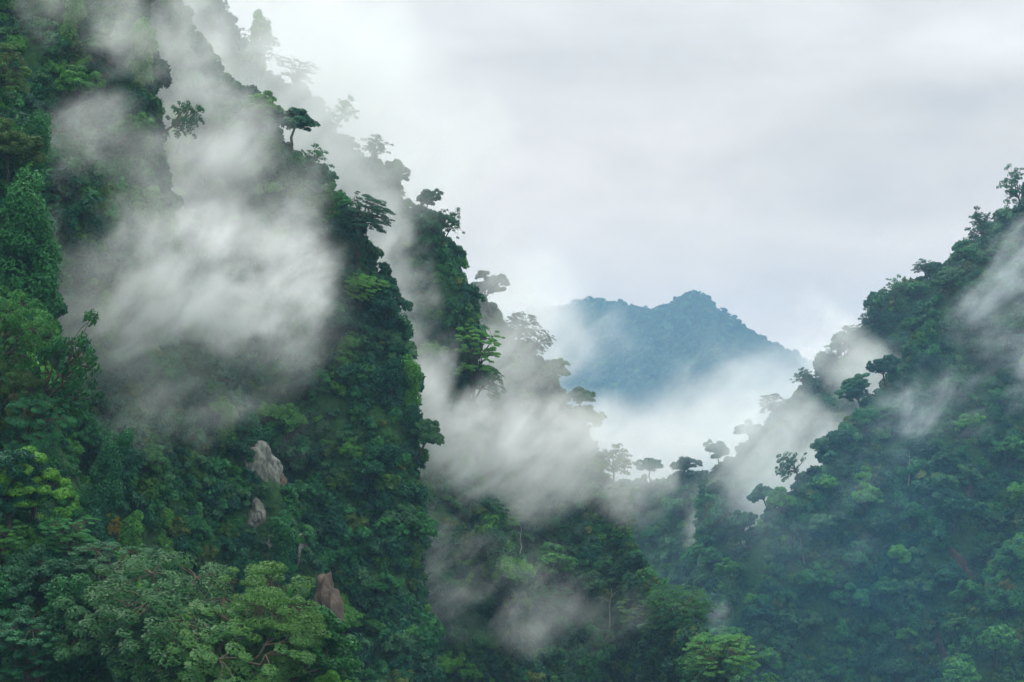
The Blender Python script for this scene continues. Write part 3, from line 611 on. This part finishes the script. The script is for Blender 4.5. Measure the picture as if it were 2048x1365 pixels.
# ---------------------------------------------------------------- undergrowth: bushes, creepers and small trees nobody could count
ucol = bpy.data.collections.new('undergrowth_kinds')
def bush(seed, R=2.0, hgt=1.0, n=13, lf=.30, nl=95, mat='leaf', droop=0):
    rs = np.random.RandomState(seed); sp = Soup()
    for j in range(n):
        a = rs.rand() * 6.283; r_ = math.sqrt(rs.rand()) * R * .75; s = rs.uniform(.4, .9) * R * .45
        c = (math.cos(a) * r_, math.sin(a) * r_, hgt * rs.uniform(.2, 1) * (1 - (r_ / R) ** 2 * .5) - droop * rs.rand() * R)
        cluster(sp, c, (s, s, s * (.8 + droop * .6)), int(nl * s * s * 1.3 + 25), lf, rs, low=-.5)
    o = bpy.data.objects.new(f'bush_kind_{chr(97 + seed % 26)}', mesh('bush', *sp.get(), M[mat])); ucol.objects.link(o)
BK = [(101, dict()), (102, dict(mat='leaf_dark')), (103, dict(mat='leaf', droop=1.0)), (104, dict(mat='leaf_dark', droop=1.3, hgt=1.5)), (105, dict(mat='leaf_grey', hgt=1.8)), (106, dict(mat='leaf_lime', droop=.6)), (107, dict(mat='leaf_dark', hgt=2.6, n=11)), (108, dict(mat='leaf_olive', hgt=1.4)),
      (109, dict(lf=.16, nl=300)), (110, dict(mat='leaf_dark', lf=.16, nl=300, droop=1.0)), (111, dict(mat='leaf_bright', lf=.17, nl=260, droop=.5))]
for s, kw in BK: bush(s, **kw)
def scatter(rn, spacing, size, prob, hid=.25, seed=0):
    r = RIDGES[rn]; P, Nn = r['P'], r['N']; rs = np.random.RandomState(seed)
    A = np.linalg.norm(np.cross(P[1:, :-1] - P[:-1, :-1], P[:-1, 1:] - P[:-1, :-1]), axis=-1).ravel(); n = int(A.sum() / spacing ** 2)
    nu, nw = P.shape[:2]; c = rs.choice(len(A), n, p=A / A.sum()); i, j = c // (nw - 1), c % (nw - 1); u, v = rs.rand(n, 1), rs.rand(n, 1)
    Q = P[i, j] * (1 - u) * (1 - v) + P[i + 1, j] * u * (1 - v) + P[i, j + 1] * (1 - u) * v + P[i + 1, j + 1] * u * v
    nn = Nn[i, j]; x, y, z = proj(Q); s_ = seen(Q, 1.05) | (j < r['nb'])
    keep = (s_ | (rs.rand(n) < hid)) & rock_clear(x, y, z, 0.72) & (x > -500) & (x < W + 500) & (y < H + 350) & (y > -500)
    Q, nn = Q[keep], nn[keep]; n = len(Q)
    lump = fbm(Q / 9.0, 3, 21 + seed); sc = size * (1 + .9 * np.maximum(lump, -.35)) * rs.uniform(.65, 1.45, n)
    sc = np.where(rock_clear(*proj(Q), 1.5), sc, sc * .6)
    w = np.clip(fbm(Q / 14.0, 3, 33)[:, None] * 1.6 * np.array([[1, -1, .8, -.8, .4, 1.2, -1, .2, .8, -.8, 1.3]]) + np.log(np.array([prob])), -9, 9); w = np.exp(w); w /= w.sum(1, keepdims=True)
    kind = (w.cumsum(1) > rs.rand(n, 1)).argmax(1)
    t = unit(nn * [.65, .65, .4] + [0, 0, .75] + rs.normal(size=(n, 3)) * .12)
    return Q - nn * .3 * size, t, sc, kind, rs.rand(n) * 6.283
def eul(t, a):
    # rotation that carries z to t and spins by a about it
    az = np.arctan2(t[:, 1], t[:, 0]); th = np.arccos(np.clip(t[:, 2], -1, 1)); return np.stack([np.zeros(len(t)), th, az], 1)
def instancer(name, parts, col, nk):
    Q = np.concatenate([p[0] for p in parts]); t = np.concatenate([p[1] for p in parts]); s = np.concatenate([p[2] for p in parts]); k = np.concatenate([p[3] for p in parts]); a = np.concatenate([p[4] for p in parts])
    me = mesh(name, Q, None, [])
    at_ = me.attributes.new('rot', 'FLOAT_VECTOR', 'POINT'); at_.data.foreach_set('vector', eul(t, a).astype(np.float32).ravel())
    at_ = me.attributes.new('spin', 'FLOAT', 'POINT'); at_.data.foreach_set('value', a.astype(np.float32))
    at_ = me.attributes.new('size', 'FLOAT', 'POINT'); at_.data.foreach_set('value', s.astype(np.float32))
    at_ = me.attributes.new('pick', 'INT', 'POINT'); at_.data.foreach_set('value', k.astype(np.int32))
    o = link(name, me); ng = bpy.data.node_groups.new(name, 'GeometryNodeTree')
    ng.interface.new_socket('Geometry', in_out='INPUT', socket_type='NodeSocketGeometry'); ng.interface.new_socket('Geometry', in_out='OUTPUT', socket_type='NodeSocketGeometry')
    N = ng.nodes.new; L = ng.links.new; gi, go = N('NodeGroupInput'), N('NodeGroupOutput')
    ci = N('GeometryNodeCollectionInfo'); ci.inputs['Collection'].default_value = col; ci.inputs['Separate Children'].default_value = True; ci.inputs['Reset Children'].default_value = True
    ip = N('GeometryNodeInstanceOnPoints'); ip.inputs['Pick Instance'].default_value = True
    def attr(nm, ty): n = N('GeometryNodeInputNamedAttribute'); n.data_type = ty; n.inputs['Name'].default_value = nm; return n.outputs['Attribute']
    L(gi.outputs[0], ip.inputs['Points']); L(ci.outputs[0], ip.inputs['Instance']); L(attr('pick', 'INT'), ip.inputs['Instance Index'])
    L(attr('rot', 'FLOAT_VECTOR'), ip.inputs['Rotation']); L(attr('size', 'FLOAT'), ip.inputs['Scale'])
    ri = N('GeometryNodeRotateInstances'); cx = N('ShaderNodeCombineXYZ'); L(attr('spin', 'FLOAT'), cx.inputs[2]); L(ip.outputs[0], ri.inputs['Instances']); L(cx.outputs[0], ri.inputs['Rotation'])
    L(ri.outputs[0], go.inputs[0]); md = o.modifiers.new('scatter', 'NODES'); md.node_group = ng
    print(name, len(Q)); return o
Z3 = [.001] * 3; PL = [3, 3, 3, 3, .8, 1.6, 1.5, .5] + Z3; PR = [2, 4, 1.5, 2, 1.5, .3, 3, .5] + Z3; PN = [.3, .3, .3, .3, .2, .2, .1, .1, 4, 4, 1.2]
parts = [scatter('A', 1.5, .8, PN, seed=1), scatter('A2', 1.7, .85, PN, seed=2), scatter('B1', 1.65, .85, PL, seed=3), scatter('B2', 1.85, .95, PL, seed=4),
         scatter('B3', 2.2, 1.15, PL, seed=5), scatter('B4', 2.3, 1.15, PL, seed=6), scatter('B0', 4, 2.0, PL, seed=7),
         scatter('R1', 3.3, 1.55, PR, seed=8), scatter('R1b', 3.1, 1.35, [4, 1, 3, 1, 1, 4, 1, .3] + Z3, seed=9), scatter('R2', 4.6, 2.2, PR, seed=10), scatter('R3', 4.6, 2.2, PR, seed=11)]
o = instancer('undergrowth', parts, ucol, 8)
tag(o, 'dense tangle of bushes, creepers and small trees covering the slopes', 'undergrowth', kind='stuff')
o = instancer('distant_forest', [scatter('M', 8.5, 3.6, PR, hid=.0, seed=12)], ucol, 8)
tag(o, 'continuous forest on the far blue mountain', 'forest', kind='stuff')

# ---------------------------------------------------------------- haze and mist
def volume_mat(name, color, density, aniso=0.0):
    m = bpy.data.materials.new(name); m.use_nodes = True; nt = m.node_tree; nt.nodes.clear()
    out = nt.nodes.new('ShaderNodeOutputMaterial'); v = nt.nodes.new('ShaderNodeVolumePrincipled')
    v.inputs['Color'].default_value = (*color, 1); v.inputs['Density'].default_value = density; v.inputs['Anisotropy'].default_value = aniso
    nt.links.new(v.outputs[0], out.inputs['Volume']); return m, nt, v
def box(name, x0, x1, y0, y1, z0, z1, mat):
    V = np.array([(x, y, z) for x in (x0, x1) for y in (y0, y1) for z in (z0, z1)]); Fq = [[0, 1, 3, 2], [4, 6, 7, 5], [0, 4, 5, 1], [2, 3, 7, 6], [0, 2, 6, 4], [1, 5, 7, 3]]
    return link(name, mesh(name, V, Fq, mat))
HAZE = 1.3e-4
hm, _, _ = volume_mat('haze', (.34, .60, .90), HAZE)
o = box('haze', -6300, 6300, -6300, 6300, -230, 540, hm); tag(o, 'thin bluish haze filling the valley', 'haze', kind='stuff')

def mist_group():
    g = bpy.data.node_groups.new('mist_density', 'ShaderNodeTree')
    for nm, d in (('Density', .03), ('Scale', 60), ('Threshold', .0), ('Ragged', 1.2), ('Seed', 0), ('Detail', 5)):
        g.interface.new_socket(nm, in_out='INPUT', socket_type='NodeSocketFloat').default_value = d
    g.interface.new_socket('Density', in_out='OUTPUT', socket_type='NodeSocketFloat')
    N = g.nodes.new; L = g.links.new; gi, go = N('NodeGroupInput'), N('NodeGroupOutput')
    def mt(op, *a, clamp=False):
        n = N('ShaderNodeMath'); n.operation = op; n.use_clamp = clamp
        for i, x in enumerate(a):
            if isinstance(x, (int, float)): n.inputs[i].default_value = x
            else: L(x, n.inputs[i])
        return n.outputs[0]
    tc = N('ShaderNodeTexCoord'); ln = N('ShaderNodeVectorMath'); ln.operation = 'LENGTH'
    # the outline of the bank is pulled about by a slow swirl before its edge is measured
    wn = N('ShaderNodeTexNoise'); wn.noise_dimensions = '4D'; wn.inputs['Detail'].default_value = 2; wn.inputs['Scale'].default_value = 1.6; wn.inputs['Roughness'].default_value = .6
    L(tc.outputs['Object'], wn.inputs['Vector']); L(gi.outputs['Seed'], wn.inputs['W'])
    w1 = N('ShaderNodeVectorMath'); w1.operation = 'SUBTRACT'; L(wn.outputs['Color'], w1.inputs[0]); w1.inputs[1].default_value = (.5, .5, .5)
    w2 = N('ShaderNodeVectorMath'); w2.operation = 'MULTIPLY_ADD'; L(w1.outputs[0], w2.inputs[0]); w2.inputs[1].default_value = (1.9, .8, 1.9); L(tc.outputs['Object'], w2.inputs[2])
    L(w2.outputs[0], ln.inputs[0]); l0 = N('ShaderNodeVectorMath'); l0.operation = 'LENGTH'; L(tc.outputs['Object'], l0.inputs[0])
    geo = N('ShaderNodeNewGeometry'); dv = N('ShaderNodeVectorMath'); dv.operation = 'DIVIDE'; 
    mp = N('ShaderNodeMapping'); mp.vector_type = 'TEXTURE'; mp.inputs['Rotation'].default_value = (0, math.radians(-42), 0); mp.inputs['Scale'].default_value = (1.5, 2.1, .8)
    L(geo.outputs['Position'], mp.inputs[0]); L(mp.outputs[0], dv.inputs[0])
    cb = N('ShaderNodeCombineXYZ'); [L(gi.outputs['Scale'], cb.inputs[i]) for i in range(3)]; L(cb.outputs[0], dv.inputs[1])
    nz = N('ShaderNodeTexNoise'); nz.noise_dimensions = '4D'; nz.inputs['Scale'].default_value = 1; nz.inputs['Roughness'].default_value = .64
    nz.inputs['Distortion'].default_value = .35
    L(dv.outputs[0], nz.inputs['Vector']); L(gi.outputs['Seed'], nz.inputs['W']); L(gi.outputs['Detail'], nz.inputs['Detail'])
    edge = mt('SUBTRACT', 1.0, ln.outputs['Value'])
    f = mt('ADD', mt('MULTIPLY', edge, 1.15), mt('MULTIPLY', mt('SUBTRACT', nz.outputs[0], .5), gi.outputs['Ragged']))
    f = mt('SUBTRACT', f, gi.outputs['Threshold'], clamp=True); f = mt('POWER', f, 1.5)
    n2 = N('ShaderNodeTexNoise'); n2.inputs['Scale'].default_value = 3.1; n2.inputs['Detail'].default_value = 4; n2.inputs['Roughness'].default_value = .6; n2.inputs['Distortion'].default_value = .8
    L(dv.outputs[0], n2.inputs['Vector']); f = mt('MULTIPLY', f, mt('ADD', .42, mt('MULTIPLY', mt('SUBTRACT', n2.outputs[0], .36, clamp=True), 3.4)))
    cut = mt('MULTIPLY', mt('SUBTRACT', 1.05, l0.outputs['Value']), 4.0, clamp=True); cut = mt('MULTIPLY', cut, cut)
    L(mt('MULTIPLY', mt('MULTIPLY', f, cut), gi.outputs['Density']), go.inputs[0]); return g
MG = mist_group()
bm_unit = None
def ball():
    import bmesh
    bm = bmesh.new(); bmesh.ops.create_icosphere(bm, subdivisions=2, radius=1.1)
    me = bpy.data.meshes.new('mist_bank'); bm.to_mesh(me); bm.free(); return me
NM = 0
def mist(px, py, D, wx, hy, dep, dens, scale=45, thr=.15, rag=2.0, tilt=0, col=(.95, .99, 1.0), label=None, an=.0, detail=5):
    """wx, hy: half extents as seen in photo pixels; dep: half depth in metres; tilt degrees in the view plane"""
    global NM
    NM += 1; m, nt, v = volume_mat('mist', col, dens, an); g = nt.nodes.new('ShaderNodeGroup'); g.node_tree = MG
    for nm, x in (('Density', dens), ('Scale', scale), ('Threshold', thr), ('Ragged', rag), ('Seed', NM * 1.7), ('Detail', detail)): g.inputs[nm].default_value = x
    nt.links.new(g.outputs[0], v.inputs['Density']); me = ball(); me.materials.append(m)
    o = link('mist', me); o.location = at(px, py, D); o.scale = (wx / F * D, dep, hy / F * D); o.rotation_euler = (0, math.radians(tilt), 0)
    tag(o, label or 'drifting bank of white mist or added blue haze', 'mist', kind='stuff'); return o
# banks caught between the near slopes and the second ridge
mist(430, 590, 250, 300, 240, 11, .26, 15, .16, 3.8, -15)
mist(220, 500, 250, 260, 170, 9, .13, 13, .18, 4.2, 20)
mist(330, 620, 252, 420, 300, 10, .06, 16, .0, 2.6, 0)
mist(480, 370, 318, 200, 300, 18, .08, 22, .14, 3.8, -25)
mist(370, 120, 322, 120, 320, 18, .06, 22, .0, 2.6, -10)
mist(170, 290, 264, 230, 150, 9, .055, 13, .16, 4.2, 25)
mist(330, 330, 258, 170, 230, 8, .035, 15, .1, 3.6, -35)
mist(210, 30, 270, 230, 150, 10, .08, 14, .14, 4.4, 25)
mist(400, 850, 246, 300, 120, 8, .045, 12, .22, 4.4, 0)
# between the second and the third ridge
mist(620, 180, 405, 330, 420, 22, .065, 32, .02, 2.8, -38)
mist(760, 540, 392, 130, 240, 20, .13, 22, .08, 3.4, -15)
mist(860, 810, 378, 110, 210, 18, .12, 22, .10, 3.6, -12)
# between the third and the fourth ridge, and over the low slope
mist(1010, 640, 478, 200, 260, 26, .075, 30, .06, 3.4, -25)
mist(820, 330, 490, 260, 330, 26, .035, 34, .0, 2.8, -35)
mist(1010, 905, 384, 240, 170, 14, .13, 20, .14, 3.8, 15)
mist(1130, 900, 440, 230, 200, 24, .05, 24, .05, 3.4, 12)
mist(940, 1150, 355, 180, 170, 12, .035, 14, .20, 4.6, 30)
mist(1130, 1200, 345, 200, 150, 12, .022, 14, .20, 4.6, 0)
mist(1270, 960, 455, 110, 110, 20, .05, 24, .15, 4.0, 0)
# behind and in front of the right hand mountain
mist(1540, 900, 790, 320, 200, 36, .045, 50, -.05, 3.0, 40)
mist(1750, 750, 800, 280, 110, 30, .032, 50, .10, 3.4, 45)
mist(1440, 1010, 880, 120, 150, 40, .018, 45, .14, 4.0, 0)
mist(1960, 770, 632, 330, 110, 16, .036, 22, .20, 4.6, -10, col=(.84, .94, 1.0))
mist(1740, 900, 618, 330, 170, 16, .009, 24, .18, 4.6, -25, col=(.80, .93, 1.0))
mist(2010, 570, 690, 150, 180, 16, .030, 22, .20, 4.6, 50, col=(.84, .94, 1.0))
mist(1440, 1235, 540, 36, 60, 10, .018, 14, .2, 4.0, 20)
mist(1560, 1060, 600, 260, 120, 14, .006, 24, .15, 4.6, 20, col=(.78, .92, 1.0))
# added blue bank, its colour tints the right hand mountain as haze
mist(1780, 1080, 570, 560, 560, 45, .0009, 80, -.35, .8, 0, col=(.12, .55, 1.0), detail=2)
# valley clouds in front of the far mountain
mist(1510, 830, 3000, 300, 150, 350, .0040, 240, .05, 3.6, -15, col=(.95, .93, .90))
mist(1090, 660, 3000, 230, 200, 350, .0085, 240, .10, 3.6, 10, col=(.95, .93, .90))
mist(1290, 900, 2600, 380, 150, 350, .0060, 240, .0, 3.0, 0, col=(.95, .93, .90))
mist(1690, 770, 3400, 280, 120, 350, .0040, 240, .05, 3.2, 10, col=(.95, .93, .90))
print('trees', len(TREES), 'objects', len(bpy.data.objects))
